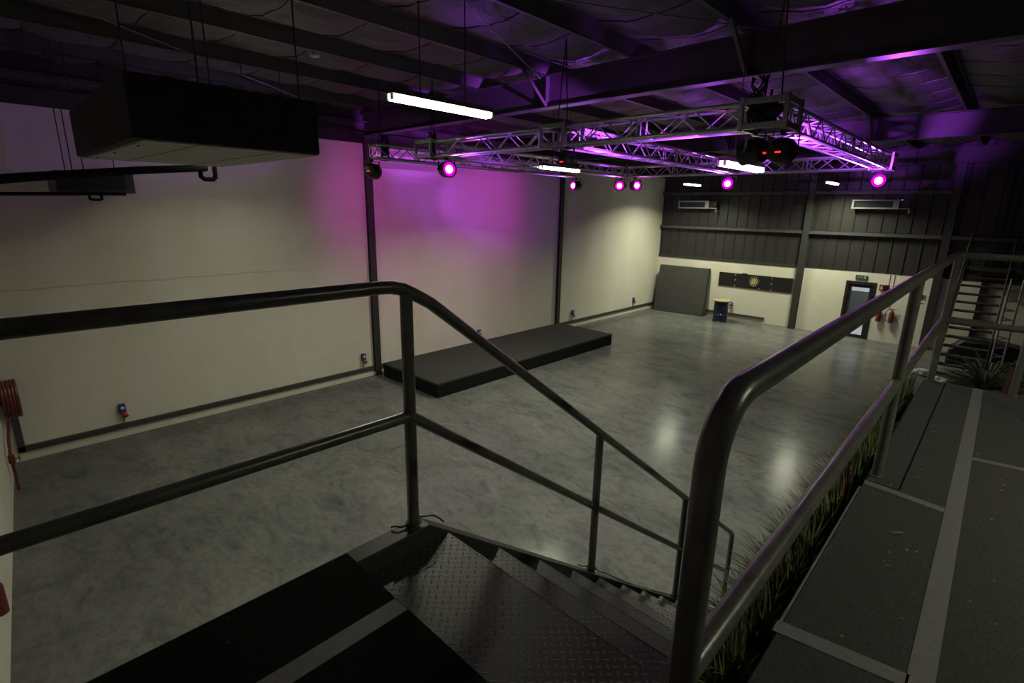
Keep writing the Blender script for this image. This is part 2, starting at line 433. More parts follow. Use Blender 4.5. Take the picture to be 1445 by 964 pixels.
# rafters
def rafter(y, label):
    r = MB(); r.box((0.0, y-0.10, 6.10), (17, y+0.10, 6.116)); r.box((0.0, y-0.10, 6.584), (17, y+0.10, 6.60)); r.box((0.0, y-0.007, 6.11), (17, y+0.007, 6.59))
    for x in (5.82, 9.08, 12.35): r.box((x-0.006, y-0.095, 6.116), (x+0.006, y+0.095, 6.584))
    o = r.build('steel_rafter', M['steel']); o['kind'] = 'structure'; o['label'] = label
rafter(-15.28, 'big dark rafter crossing the hall above the near lighting truss')
rafter(-7.56, 'dark rafter crossing the hall beyond the lighting truss')
rafter(-0.25, 'dark rafter against the far wall')
# purlins
PX = [0.9+1.635*k for k in range(10)]
for k, x in enumerate(PX):
    q = MB(); q.box((x-0.004, -23.4, 6.60), (x+0.004, -0.02, 6.80)); q.box((x-0.06, -23.4, 6.60), (x+0.004, -0.02, 6.608)); q.box((x-0.004, -23.4, 6.792), (x+0.06, -0.02, 6.80)); q.box((x-0.06, -23.4, 6.608), (x-0.054, -0.02, 6.622))
    o = q.build('roof_purlin', M['steel_light']); o['kind'] = 'structure'; o['label'] = 'grey roof purlin running the length of the hall'; o['group'] = 'roof purlins'
# fly braces between purlins and rafters
for y, xs, sg in ((-15.28, (5.82, 9.08, 12.35), (-1, 1)), (-7.56, (5.82, 9.08), (-1,))):
    for x in xs:
        for g in sg:
            o = MB().bar((x, y+g*0.75, 6.64), (x, y+g*0.09, 6.125), 0.05, 0.006, (0, 1, 0.3)).bar((x+0.024, y+g*0.75, 6.64), (x+0.024, y+g*0.09, 6.125), 0.006, 0.05, (0, 1, 0.3)).build('fly_brace', M['steel_light'])
            o['kind'] = 'structure'; o['label'] = 'short diagonal steel brace between purlin and rafter'; o['group'] = 'fly braces'
# bracing rods
for a, c, lab in (((5.05, -22.9, 6.56), (0.45, -16.7, 6.56), 'thin bracing rod crossing the roof above the near air duct'),
             ((7.8, -19.5, 6.57), (5.67, -15.35, 6.57), 'thin bracing rod crossing the roof behind the nearest strip light'),
             ((7.4, -18.8, 6.57), (9.35, -15.35, 6.57), 'thin bracing rod crossing the roof right of the nearest strip light')):
    o = MB().tube([a, c], 0.009, 6).build('bracing_rod', M['wire']); o['kind'] = 'structure'; o['label'] = lab
# insulation blanket = ceiling
def insz(x, y):
    u = ((x-0.9)/1.635) % 1.0
    s = abs(math.sin(PI*y/1.02))
    w = math.sin(PI*u)
    z = 6.84 - 0.10*w - 0.09*w*(s**0.7)
    z += 0.035*w*noise.noise(V((x*2.1, y*2.1, 3.3))) + 0.03*w*noise.noise(V((x*5.5+y*1.5, y*4.2, 1.3)))
    return z
g = MB(); nx, ny = 190, 330
grid = [[g.bm.verts.new((17.2*i/nx, -24.0+24.0*j/ny, insz(17.2*i/nx, -24.0+24.0*j/ny))) for j in range(ny+1)] for i in range(nx+1)]
for i in range(nx):
    for j in range(ny): g.bm.faces.new([grid[i][j], grid[i][j+1], grid[i+1][j+1], grid[i+1][j]])
g.box((-0.1, -24, 7.0), (17.2, 0.1, 7.2))
ceil = struct(g.build('ceiling', M['insul']), 'sagging silver roof insulation between purlins')
for k in range(23):
    y = -k*1.02 - 0.02
    if y < -23.4: break
    pts = [(0.05+16.9*i/120, y, insz(0.05+16.9*i/120, y)-0.012) for i in range(121)]
    MB().tube(pts, 0.008, 5).build('strap', M['black'], ceil)

# trunking along the walls
t = MB(); t.box((0, -22.44, 0.17), (0.06, -15.37, 0.27)); t.box((0, -15.19, 0.17), (0.06, -7.63, 0.27)); t.box((0, -7.46, 0.17), (0.06, -0.02, 0.27)); t.box((0, -22.44, 0.17), (0.06, -22.34, 1.45))
struct(t.build('baseboard_left', M['trunk'], bevel=0.004), 'grey cable trunking low along the long wall')
struct(MB().box((0.07, -0.06, 0.16), (5.02, 0, 0.25)).build('baseboard_back', M['trunk'], bevel=0.004), 'grey cable trunking low along the far wall ending right of the blue drum')
# white kicker lip under the trunking
struct(MB().box((0, -22.5, 0), (0.025, -0.02, 0.09)).build('trim_10', M['wall_l']), 'cream plinth along the foot of the long wall')

# door in the far wall
d = bpy.data.objects.new('door_1', None); COL.objects.link(d); d.location = (8.18, 0.0, 0); struct(d, 'black framed glass door in the far wall')
f = MB(); f.box((7.705, -0.03, 0), (7.80, 0.12, 2.095)); f.box((8.56, -0.03, 0), (8.655, 0.12, 2.095)); f.box((7.80, -0.03, 1.99), (8.56, 0.12, 2.095))
f.build('door_frame', M['black'], d, 0.004)
l = MB(); l.box((7.805, 0.02, 0.01), (7.90, 0.07, 1.985)); l.box((8.46, 0.02, 0.01), (8.555, 0.07, 1.985)); l.box((7.90, 0.02, 1.88), (8.46, 0.07, 1.985)); l.box((7.90, 0.02, 0.01), (8.46, 0.07, 0.12))
l.build('door_leaf', M['black'], d, 0.003)
MB().box((7.90, 0.04, 0.12), (8.46, 0.05, 1.88)).build('glass_pane', M['glass'], d)
h = MB(); h.tube([(7.93, 0.02, 0.95), (7.93, -0.04, 0.95), (7.93, -0.04, 1.25), (7.93, 0.02, 1.25)], 0.01, 8)
h.build('door_handle', M['wire'], d)
# lobby behind the glass
lb = MB(); lb.box((5.8, 3.2, 0), (10.4, 3.3, 1.36)); lb.box((5.7, 0.25, 0), (5.8, 3.3, 2.7)); lb.box((10.4, 0.25, 0), (10.5, 3.3, 2.7))
struct(lb.build('wall_lobby', M['lobby']), 'grey lobby wall seen through the glass door')
struct(MB().box((5.8, 3.19, 1.36), (10.4, 3.3, 2.7)).build('trim_11', M['lobby_white']), 'white band over the lobby wall')
lc = MB(); lc.box((5.7, 0.25, 2.7), (10.5, 3.3, 2.8)); struct(lc.build('ceiling_lobby', M['lobby_white']))
lf = MB(); lf.box((5.8, 0.3, -0.1), (10.4, 3.2, 0.005)); struct(lf.build('floor_lobby', M['lobby_white']), 'pale lobby floor behind the glass door')

# ------------------------------------------------------------------ mezzanine
ZD = 3.165
dk = MB(); dk.box((11.555, -23.1, 2.95), (17, -17.22, ZD)); dk.box((10.24, -23.08, 2.95), (11.555, -21.64, ZD))
struct(dk.build('walkway_deck', M['steel']), 'raised steel walkway deck around the stair head')
for x, y in ((12.6, -17.5), (16.5, -17.5), (12.6, -20.4), (10.45, -22.3)):
    o = MB().box((x-0.07, y-0.07, 0), (x+0.07, y+0.07, 2.95)).build('deck_post', M['steel']); o['kind'] = 'structure'; o['label'] = 'square steel post under the walkway deck'; o['group'] = 'deck posts'
c = MB(); c.box((10.25, -23.06, ZD), (11.55, -21.64, ZD+0.008))
tag(c.build('carpet', M['carpet_black'], bevel=0.003), 'black carpet on the deck at the stair head, bottom left', 'carpet')
c = MB(); c.box((11.70, -23.1, ZD), (16.9, -17.225, ZD+0.008)); c.box((11.56, -23.1, ZD), (11.70, -19.53, ZD+0.008))
tag(c.build('carpet', M['carpet']), 'dark grey speckled carpet covering the right hand walkway', 'carpet')
c = MB(); c.box((11.565, -19.52, ZD), (11.692, -17.225, ZD+0.008))
tag(c.build('carpet', M['carpet'], bevel=0.002), 'narrow dark grey carpet strip under the far railing post', 'carpet')
struct(MB().box((11.549, -20.82, ZD-0.02), (11.557, -19.62, ZD+0.008)).build('trim_12', M['alu_dull']), 'thin pale metal edge along the walkway carpet')
def tape(pts, lab):
    z = ZD+0.0085
    tag(MB().poly([(x, y, z) for x, y in pts], (0, 0, 0.0015)).build('tape_strip', M['tape']), lab, 'tape')
tape([(11.885, -21.9), (11.950, -21.9), (11.922, -17.23), (11.862, -17.23)], 'long grey tape strip running along the right hand walkway')
tape([(11.56, -19.58), (11.56, -19.53), (11.873, -19.57), (11.873, -19.62)], 'grey tape strip crossing the walkway near the railing post')
tape([(11.545, -20.88), (11.545, -20.82), (11.886, -20.77), (11.886, -20.83)], 'nearest grey tape strip crossing the right walkway')
tape([(11.933, -18.80), (11.933, -18.845), (12.9, -18.70), (12.9, -18.655)], 'farther grey tape strip to the right of the long tape')
tape([(10.585, -21.645), (10.655, -21.645), (10.650, -22.9), (10.58, -22.9)], 'grey tape strip on the black carpet at the stair head')
lf = MB()
lf.blade((11.73, -19.98, ZD+0.012), (11.78, -19.94, ZD+0.014), 0.018, 0.004)
tag(lf.build('fallen_leaf', M['leaf']), 'small green leaf lying on the walkway carpet', 'leaf')

# stair down to the hall
NT = 13; RISE = 3.08/12.85; RUN = 0.315
st = thing('steel_stair', 'dark chequer plate steel stair descending from the walkway deck', 'stair', (10.9, -17.3, 0))
slope = RISE/RUN
def stringer(x0, x1):
    y0, y1 = -21.64, -21.30
    yb = y1 + 3.17/slope
    pts = [(x0, y0, 3.168), (x0, y1, 3.168), (x0, yb, 0.0), (x0, yb-0.42, 0.0), (x0, y1-0.05, 2.82), (x0, y0, 2.82)]
    return MB().poly(pts, (x1-x0, 0, 0))
stringer(10.24, 10.325).build('stringer', M['steel'], st, 0.004)
stringer(11.46, 11.54).build('stringer', M['steel'], st, 0.004)
for k in range(NT):
    y = -21.21+RUN*k; z = 3.085-RISE*k
    if z < 0.03: break
    t = MB(); dep = 0.42 if k == 0 else 0.335
    t.box((10.326, y-dep, z-0.006), (11.459, y, z)); t.box((10.326, y-0.006, z-0.05), (11.459, y, z-0.006)); t.box((10.326, y-dep, z-0.006), (11.459, y-dep+0.006, z+0.0))
    t.box((10.326, y-dep, z-0.09 if k == 0 else z-0.05), (11.459, y-dep+0.005, z-0.006))
    if k == 0: t.box((10.326, -21.637, z), (11.459, -21.55, z+0.008))
    tr_ = t.build('tread', M['plate'], st)
    MB().box((10.326, y, z-0.05), (11.459, y+0.004, z+0.0015)).build('nosing', M['nosing'], tr_)
# stair railing (left)
R = 0.0245
XL = 10.28
rl = thing('railing', 'dark steel pipe railing around the left side of the stair', 'railing', (XL, -21.35, 3.168))
YP = [-21.35, -19.98, -18.60, -17.27]
def zt(y): return 4.178 - (y+21.33)*0.752 if y > -21.33 else 4.178
pts = [(XL, -23.12, 4.178), (XL, -21.46, 4.178), (XL, -21.41, 4.175), (XL, -21.36, 4.163), (XL, -21.31, 4.137)] + [(XL, y, zt(y)-0.012) for y in (-21.24, -19.98, -18.6, -17.31)] + [(XL, -17.275, 1.09), (XL, -17.27, 1.03)]
MB().tube(pts, R, 16).build('top_rail', M['rail'], rl)
MB().tube([(XL, -23.12, 3.672), (XL, -21.37, 3.660), (XL, -21.33, 3.645), (XL, -17.27, 3.645-4.06*0.742)], R*0.94, 16).build('mid_rail', M['rail'], rl)
for i, y in enumerate(YP):
    zb = 3.168 if i == 0 else 3.168-(y+21.30)*slope
    MB().tube([(XL, y, zb-0.004), (XL, y, (4.16 if i == 0 else zt(y)-0.015))], R, 16).build('post', M['rail'], rl)
# black cable ends tied at the posts
def smooth_path(pts, n=5):
    P_ = [V(p) for p in pts]; out = []
    for i in range(len(P_)-1):
        a, b, c, d = P_[max(i-1, 0)], P_[i], P_[i+1], P_[min(i+2, len(P_)-1)]
        for k in range(n):
            t = k/n
            out.append(0.5*((2*b)+(c-a)*t+(2*a-5*b+4*c-d)*t*t+(3*b-a-3*c+d)*t**3))
    return out+[P_[-1]]
def cable(pts, lab):
    tag(MB().tube(smooth_path(pts), 0.0036, 8).build('cable', M['black']), lab, 'cable')
def ringpts(x, y, z, r, n=10, dz=0.01): return [(x+r*math.cos(2*PI*i/n+2.0), y+r*math.sin(2*PI*i/n+2.0), z+dz*i/n) for i in range(n+1)]
cable([(XL-0.045, -21.43, 3.174), (XL-0.03, -21.42, 3.182), (XL-0.01, -21.395, 3.178)] + ringpts(XL, -21.35, 3.178, 0.030) + [(XL+0.018, -21.30, 3.196), (XL+0.026, -21.26, 3.184), (XL+0.030, -21.215, 3.135)], 'black cable tied round the foot of the first railing post')
y1 = YP[1]; z1 = 3.168-(y1+21.30)*slope
cable([(XL-0.05, y1-0.08, z1+0.075), (XL-0.04, y1-0.05, z1+0.05)] + ringpts(XL, y1, z1+0.028, 0.030) + [(XL+0.025, y1+0.05, z1-0.01), (XL+0.03, y1+0.12, z1-0.06), (XL+0.0, y1+0.6, z1-0.46)], 'black cable tied round the second railing post on the stair')
y2 = YP[2]; z2 = 3.168-(y2+21.30)*slope
cable([(XL+0.02, y2-0.5, z2+0.39), (XL+0.02, y2-0.2, z2+0.17), (XL+0.025, y2-0.05, z2+0.06)] + ringpts(XL, y2, z2+0.03, 0.030), 'black cable running to the third railing post on the stair')

# walkway railing
XR = 11.59
rr = thing('railing', 'near grey pipe railing along the right hand walkway edge', 'railing', (XR, -21.7, 3.173))
arc = [(XR, -21.70+0.11*(1-math.cos(a)), 4.068+0.11*math.sin(a)) for a in [PI/2*i/8 for i in range(9)]]
arc2 = [(XR+0.05*(1-math.cos(a)), -17.30+0.05*math.sin(a), 4.178) for a in [PI/2*i/5 for i in range(6)]]
MB().tube([(XR, -21.70, ZD+0.008)] + arc + arc2 + [(14.6, -17.25, 4.178)], R, 18).build('top_rail', M['rail'], rr)
MB().tube([(XR, -21.70, 3.672), (XR, -17.25, 3.672)], R*0.96, 16).build('mid_rail', M['rail'], rr)
MB().tube([(XR, -17.25, 3.672), (14.6, -17.25, 3.672)], R*0.96, 16).build('mid_rail', M['rail'], rr)
for x, y in ((XR, -19.43), (XR+0.01, -17.25), (12.085, -17.25), (13.3, -17.25)):
    MB().tube([(x, y, ZD+0.008), (x, y, 4.17)], R, 16).lathe((x, y, ZD+0.008), (0, 0, 1), [(0, 0.034), (0.006, 0.034), (0.007, 0.0)], 16).build('post', M['rail'], rr)

# planter trough outside the walkway edge and its grass
tr = MB(); tr.box((11.37, -21.25, 2.80), (11.545, -17.25, 2.815)); tr.box((11.37, -21.25, 2.80), (11.38, -17.25, 3.03)); tr.box((11.535, -21.25, 2.80), (11.545, -17.25, 3.03)); tr.box((11.37, -21.25, 2.80), (11.545, -21.24, 3.03)); tr.box((11.37, -17.26, 2.80), (11.545, -17.25, 3.03)); tr.box((11.38, -21.24, 2.815), (11.535, -17.26, 3.0))
tag(tr.build('planter_trough', M['soil']), 'dark planter trough hung outside the walkway edge', 'planter')
for k in range(15):
    y = -21.02 + k*0.265
    g = MB(); bx = 11.485
    for i in range(190):
        a = random.uniform(0, 2*PI); r0 = random.uniform(0, 0.07)
        bs = V((bx+0.5*r0*math.cos(a), y+r0*math.sin(a)*1.5, 3.002))
        L = random.uniform(0.15, 0.30); th = abs(random.gauss(0.62, 0.36)); az = random.gauss(PI, 0.8)
        tp = bs + V((L*math.sin(th)*math.cos(az), L*math.sin(th)*math.sin(az)*1.0, L*math.cos(th)*0.92))
        if tp.x > 11.55: tp.x = 11.545 - random.uniform(0, 0.06)
        g.mi = 1 if (random.random() < (0.14 if k in (1, 2, 5, 6, 8) else 0.03)) else 0
        g.blade(bs, tp, random.uniform(0.006, 0.011), 0.025)
    tag(g.build('grass_tuft', [M['leaf'], M['leafred']], smooth=False), 'spiky green grass tuft in the trough beside the walkway', 'plant', 'grass tufts in the planter trough')

# fern in a pot beyond the far railing
FX, FY, FZ = 11.93, -16.88, 3.06
fp = thing('potted_fern', 'dark leafy fern in a pot beyond the end of the walkway', 'plant', (FX, FY, 2.616))
MB().lathe((FX, FY, 2.616), (0, 0, 1), [(0, 0.10), (0.40, 0.14), (0.42, 0.15), (0.44, 0.15), (0.44, 0.13), (0.42, 0.0)], 18).build('pot', M['soil'], fp)
fr = MB()
for i in range(60):
    a = random.uniform(0, 2*PI); L = random.uniform(0.22, 0.42); up = random.uniform(0.25, 1.15)
    p0 = V((FX, FY, FZ)); pts = []
    for q in range(7):
        s_ = q/6; pts.append(p0+V((math.cos(a)*L*s_*(1.1-0.3*up), math.sin(a)*L*s_*0.7*(1.1-0.3*up), L*up*(1.6*s_-0.75*s_*s_)+0.0)))
    fr.tube(pts, [0.004]*6+[0.001], 4)
    for q in range(1, 7):
        d_ = (pts[q]-pts[q-1]).normalized(); sd = d_.cross(V((0, 0, 1))).normalized()
        for sg in (-1, 1):
            for sub in (0.15, 0.5, 0.85):
                b0 = pts[q-1].lerp(pts[q], sub)
                fr.blade(b0, b0+sd*sg*0.055*(1.1-q/8)+d_*0.03-V((0, 0, 0.012)), 0.009, 0.004)
fr.build('fronds', M['frond'], fp, smooth=False)
pb = MB().box((11.70, -17.20, 2.50), (12.30, -16.62, 2.615)).build('bracket_shelf', M['steel']); struct(pb, 'steel ledge at the far end of the walkway')
tag(MB().bar((12.03, -17.14, 2.62), (12.06, -16.95, 3.33), 0.035, 0.02).build('timber_board', M['timber']), 'red-brown board leaning behind the far railing post', 'board')

# ------------------------------------------------------------------ stage
sg = thing('stage', 'low black carpeted stage against the long wall', 'stage', (1.45, -11.5, 0))
SX0, SX1, SY0, SY1, SZ = 0.275, 2.61, -15.25, -7.72, 0.378
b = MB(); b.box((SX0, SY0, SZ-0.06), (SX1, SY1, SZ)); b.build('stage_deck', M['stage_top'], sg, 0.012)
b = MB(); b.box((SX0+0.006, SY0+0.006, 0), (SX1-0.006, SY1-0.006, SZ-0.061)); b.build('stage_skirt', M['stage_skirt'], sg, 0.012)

# leaning dark panel in the far corner
b = MB(); b.poly([(0.36, -0.80, 0), (0.36, -0.50, 0.02), (0.36, -0.05, 2.06), (0.36, -0.36, 2.07)], (2.28, 0, 0))
for v in b.bm.verts:
    v.co.x += 0.0
    if v.co.x > 1.5: v.co.y += 0.22 if v.co.z < 1 else 0.04
    if v.co.z > 1: v.co.x += -0.06
    v.co.y = min(v.co.y, -0.065)
tag(b.build('leaning_panel', M['foam'], bevel=0.02), 'thick dark grey padded panel leaning in the far corner', 'panel')

# blue drum with a wooden top
dr = thing('oil_drum', 'dark blue oil drum with a round wooden top by the far wall', 'drum', (3.57, -1.22, 0))
cx, cy = 3.57, -0.97
pr = [(0, 0.275), (0.01, 0.29), (0.03, 0.29), (0.04, 0.28), (0.28, 0.28), (0.29, 0.292), (0.31, 0.292), (0.32, 0.28), (0.56, 0.28), (0.57, 0.292), (0.59, 0.292), (0.60, 0.28), (0.85, 0.28), (0.86, 0.29), (0.88, 0.29)]
MB().lathe((cx, cy, 0), (0, 0, 1), pr, 32).build('drum_body', M['barrel'], dr)
MB().lathe((cx, cy, 0.88), (0, 0, 1), [(0, 0.37), (0.005, 0.375), (0.03, 0.375), (0.035, 0.37)], 36).build('wooden_top', M['wood'], dr)
MB().lathe((cx+0.12, cy-0.256, 0.34), (0.42, -0.9, 0), [(-0.01, 0.03), (0.006, 0.03), (0.008, 0.02)], 12).build('bung_label', M['white'], dr)

# dartboard on its black backboard
bb = thing('backboard', 'long black backboard hung on the far wall around the dartboard', 'board', (4.43, -0.02, 1.68))
MB().box((2.96, -0.04, 1.385), (5.90, -0.002, 1.965)).build('panel', M['black'], bb, 0.003)
for x, z in ((3.66, 1.90), (3.66, 1.68), (3.66, 1.43), (5.13, 1.90), (5.13, 1.66), (5.13, 1.42), (4.66, 1.42), (5.86, 1.985)):
    MB().lathe((x, -0.04, z), (0, -1, 0), [(0, 0.026), (0.008, 0.026), (0.016, 0.012)], 12).build('brass_fixing', M['brass'], bb)
MB().box((3.92, -0.055, 1.95), (4.12, -0.0, 1.995)).build('clip', M['black'], bb)
db = thing('dartboard', 'round dartboard with cream wedges in the middle of the black backboard', 'dartboard', (4.44, -0.05, 1.69))
MB().lathe((4.44, -0.041, 1.69), (0, -1, 0), [(0, 0.225), (0.03, 0.225), (0.034, 0.218)], 40).build('board', M['dart_black'], db)
fc = MB()
def wedge(r0, r1, a0, a1, mi):
    fc.mi = mi
    pts = [(4.44+r*math.cos(a), -0.0755, 1.69+r*math.sin(a)) for r, a in ((r0, a0), (r1, a0), (r1, (a0+a1)/2), (r1, a1), (r0, a1))]
    fc.poly(pts, (0, -0.004, 0))
for i in range(20):
    a0 = 2*PI*(i-0.5)/20; a1 = 2*PI*(i+0.5)/20
    wedge(0.10, 0.165, a0, a1, i % 2); wedge(0.02, 0.095, a0, a1, 1 if i % 2 else 0 if i % 4 else 1)
fc.build('playing_face', [M['dart_black'], M['dart_cream']], db, smooth=False)
MB().tube([(4.44+0.205*math.cos(2*PI*i/32), -0.082, 1.69+0.205*math.sin(2*PI*i/32)) for i in range(32)], 0.006, 6, closed=True).build('number_ring', M['wire'], db)

# sockets on the walls
def socket(base, wall, label, zc=0.55):
    x, y = base
    o = thing('power_socket', label, 'socket', (x, y, 0.27), 'blue and red wall sockets')
    def P(a, n, z):   # a along the wall, n out of the wall
        return (x+n, y+a, z) if wall == 'x' else (x+a, y-n, z)
    def bx(m, a0, a1, n0, n1, z0, z1):
        p, q = P(a0, n0, z0), P(a1, n1, z1)
        m.box([min(i, j) for i, j in zip(p, q)], [max(i, j) for i, j in zip(p, q)]); return m
    bx(MB(), -0.055, 0.055, 0, 0.09, zc-0.06, zc+0.12).build('enclosure', M['blue'], o, 0.008)
    MB().lathe(P(0.0, 0.088, zc+0.05), (1, 0, 0) if wall == 'x' else (0, -1, 0), [(0, 0.030), (0.010, 0.030), (0.016, 0.018)], 14).build('switch_dial', M['white'], o)
    ax = (0.7, 0.15, -0.7) if wall == 'x' else (0.15, -0.7, -0.7)
    MB().lathe(P(0.012, 0.05, zc-0.055), ax, [(0, 0.045), (0.085, 0.045), (0.09, 0.05), (0.10, 0.05), (0.104, 0.03)], 16).build('red_outlet', M['red'], o)
    MB().tube([P(0.0, 0.03, zc-0.06), P(0.0, 0.03, 0.272)], 0.014, 8).build('conduit', M['wire'], o)
socket((0, -20.91), 'x', 'blue and red wall socket nearest the hose reel')
socket((0, -15.69), 'x', 'blue and red wall socket just left of the stage')
socket((0, -11.53), 'x', 'blue and red wall socket peeping over the stage')
socket((0, -6.57), 'x', 'blue and red wall socket right of the stage end')
socket((0, -2.04), 'x', 'blue and red wall socket beside the leaning panel')
socket((3.62, 0), 'y', 'blue and red wall socket behind the drum', 0.60)

# exit sign
ex = thing('exit_sign', 'green exit sign with white symbols above the glass door', 'sign', (8.15, -0.02, 2.27))
MB().box((7.97, -0.05, 2.19), (8.34, 0, 2.33)).build('sign_box', M['green'], ex, 0.004)
m_ = MB(); yy = -0.0505
m_.lathe((8.06, yy, 2.296), (0, -1, 0), [(0, 0.012), (0.003, 0.012)], 10)
m_.bar((8.058, yy, 2.28), (8.045, yy, 2.243), 0.004, 0.022, (1, 0, 0)); m_.bar((8.045, yy, 2.245), (8.068, yy, 2.205), 0.004, 0.012, (1, 0, 0)); m_.bar((8.045, yy, 2.245), (8.02, yy, 2.215), 0.004, 0.012, (1, 0, 0)); m_.bar((8.056, yy, 2.272), (8.085, yy, 2.262), 0.004, 0.010, (1, 0, 0)); m_.bar((8.056, yy, 2.272), (8.028, yy, 2.27), 0.004, 0.010, (1, 0, 0))
m_.build('running_figure', M['offwhite'], ex, smooth=False)
MB().bar((8.13, yy, 2.26), (8.20, yy, 2.26), 0.004, 0.018, (0, 0, 1)).poly([(8.12-0.015, yy, 2.26), (8.145, yy, 2.295), (8.145, yy, 2.225)], (0, -0.003, 0)).build('arrow', M['offwhite'], ex, smooth=False)
MB().box((8.24, yy-0.003, 2.205), (8.295, yy, 2.315)).build('door_symbol', M['offwhite'], ex)

# fire extinguishers
def extinguisher(x, y, z, label, hose, s=1.0, nrm=(0, -1)):
    o = thing('fire_extinguisher', label, 'extinguisher', (x, y, z))
    cy = y + nrm[1]*0.10
    MB().lathe((x, cy, z), (0, 0, 1), [(0, 0.06*s), (0.01, 0.078*s), (0.36*s, 0.078*s), (0.41*s, 0.055*s), (0.44*s, 0.028*s), (0.46*s, 0.026*s)], 20).build('cylinder', M['firered'], o)
    h = MB(); h.lathe((x, cy, z+0.455*s), (0, 0, 1), [(0, 0.022*s), (0.05*s, 0.022*s)], 10); h.bar((x-0.02, cy, z+0.49*s), (x+0.13*s, cy-0.01, z+0.525*s), 0.02, 0.012); h.bar((x-0.02, cy, z+0.475*s), (x+0.11*s, cy-0.01, z+0.475*s), 0.02, 0.010)
    h.build('valve_handle', M['firered'], o)
    if hose: MB().tube([(x, cy, z+0.48*s), (x-0.10, cy-0.02, z+0.50*s), (x-0.17, cy-0.02, z+0.40*s), (x-0.18, cy-0.02, z+0.2*s), (x-0.13, cy-0.02, z+0.06*s), (x-0.09, cy-0.02, z+0.05*s)], 0.012, 8).build('hose', M['black'], o)
    else: MB().tube([(x, cy, z+0.48*s), (x-0.06, cy-0.02, z+0.50*s), (x-0.14, cy-0.03, z+0.47*s)], [0.012, 0.018, 0.034], 10).build('horn', M['black'], o)
    MB().box((x-0.03, min(y, y+nrm[1]*0.03), z+0.2*s), (x+0.03, max(y, y+nrm[1]*0.03), z+0.3*s)).build('bracket', M['wire'], o)
extinguisher(8.90, 0, 0.74, 'red fire extinguisher with a black horn next to the door', False)
extinguisher(9.27, 0, 0.74, 'red fire extinguisher with a looped black hose, right of its pair', True)
extinguisher(6.1, WY0(6.1), 0.95, 'red fire extinguisher on the near wall at the left picture edge', False, 0.75, (0, 1))
# fire point sign and call point
fs = thing('fire_sign', 'red projecting fire sign above the extinguishers', 'sign', (8.89, 0, 1.98))
MB().poly([(8.74, 0, 1.86), (8.89, -0.17, 1.86), (9.04, 0, 1.86)], (0, 0, 0.20)).build('sign_panel', M['firered'], fs)
MB().poly([(8.795, -0.066, 1.90), (8.845, -0.122, 1.90), (8.835, -0.111, 1.98), (8.82, -0.094, 2.03), (8.805, -0.077, 1.97)], (-0.002, -0.002, 0)).build('flame_symbol', M['white'], fs, smooth=False)
cp = thing('call_point', 'small round red alarm bell with a white centre above the extinguishers', 'alarm', (9.07, 0, 1.44))
MB().lathe((9.07, 0, 1.44), (0, -1, 0), [(0, 0.075), (0.04, 0.075), (0.06, 0.055)], 18).build('bell_body', M['firered'], cp)
MB().lathe((9.07, -0.058, 1.44), (0, -1, 0), [(0, 0.042), (0.01, 0.042), (0.015, 0.02)], 14).build('centre_plate', M['white'], cp)
for x, z0, lab in ((9.0, 2.07, 'left thin conduit dropping to the fire sign'), (9.13, 2.0, 'right thin conduit dropping to the fire sign')):
    tag(MB().tube([(x, -0.015, z0), (x, -0.015, 2.44)], 0.009, 6).build('conduit', M['offwhite']), lab, 'conduit')
sw = thing('switch_box', 'small grey switch box with conduit on the far wall', 'switch', (10.02, -0.02, 1.77))
MB().box((9.955, -0.05, 1.70), (10.085+(-0.0), 0, 1.85)).build('box_plate', M['offwhite'], sw, 0.004)
MB().box((9.955, -0.04, 1.56), (10.085, 0, 1.565)).build('lower_label_rail', M['offwhite'], sw)
MB().box((9.975, -0.058, 1.725), (10.055, -0.05, 1.825)).build('switch_face', M['black'], sw)
MB().tube([(9.98, -0.015, 1.85), (9.98, -0.015, 2.43)], 0.010, 6).build('conduit', M['wire'], sw)
sw.location = (10.00, 0, 1.77)
for ch in sw.children: ch.location = (0.0, 0, 0)

# air conditioners on the far wall
def aircon(x0, x1, z0, z1, label, lamp):
    y0 = -0.34
    o = thing('air_conditioner', label, 'air conditioner', ((x0+x1)/2, 0, z0))
    w = 0.07; wr = 0.17
    fr = MB(); fr.box((x0, y0, z0), (x0+w, -0.162, z1)); fr.box((x1-wr, y0, z0), (x1, -0.162, z1)); fr.box((x0+w, y0, z0), (x1-wr, -0.162, z0+0.055)); fr.box((x0+w, y0, z1-0.055), (x1-wr, -0.162, z1))
    fr.build('casing', M['offwhite'], o, 0.006)
    g_ = MB(); g_.box((x0+w, y0+0.07, z0+0.055), (x1-wr, y0+0.09, z1-0.055))
    for i in range(5):
        z = z0+0.085+i*(z1-z0-0.15)/4.6; g_.box((x0+w, y0+0.055, z), (x1-wr, y0+0.07, z+0.008))
    g_.build('grille', M['teal'], o)
    MB().tube([(x1, y0+0.06, z0+0.03), (x1+0.30, y0+0.06, z0+0.02), (x1+0.31, y0+0.06, z0-0.02), (x1+0.31, y0+0.06, z0-0.14)], 0.022, 8).build('drain_pipe', M['offwhite'], o)
    MB().box((x1+0.02, y0+0.05, z0+0.09), (x1+0.32, -0.162, z1-0.02)).build('pipe_box', M['black'], o, 0.01)
    if lamp: MB().lathe((x1+0.06, y0+0.04, z1-0.01), (0, -1, 0), [(0, 0.022), (0.02, 0.02), (0.03, 0.005)], 10).build('status_lamp', M['bluestatus'], o)
aircon(0.90, 2.28, 4.60, 4.93, 'pale framed air conditioner high on the far wall, left one', False)
aircon(7.50, 8.88, 4.67, 4.99, 'pale framed air conditioner high on the far wall, right one', True)

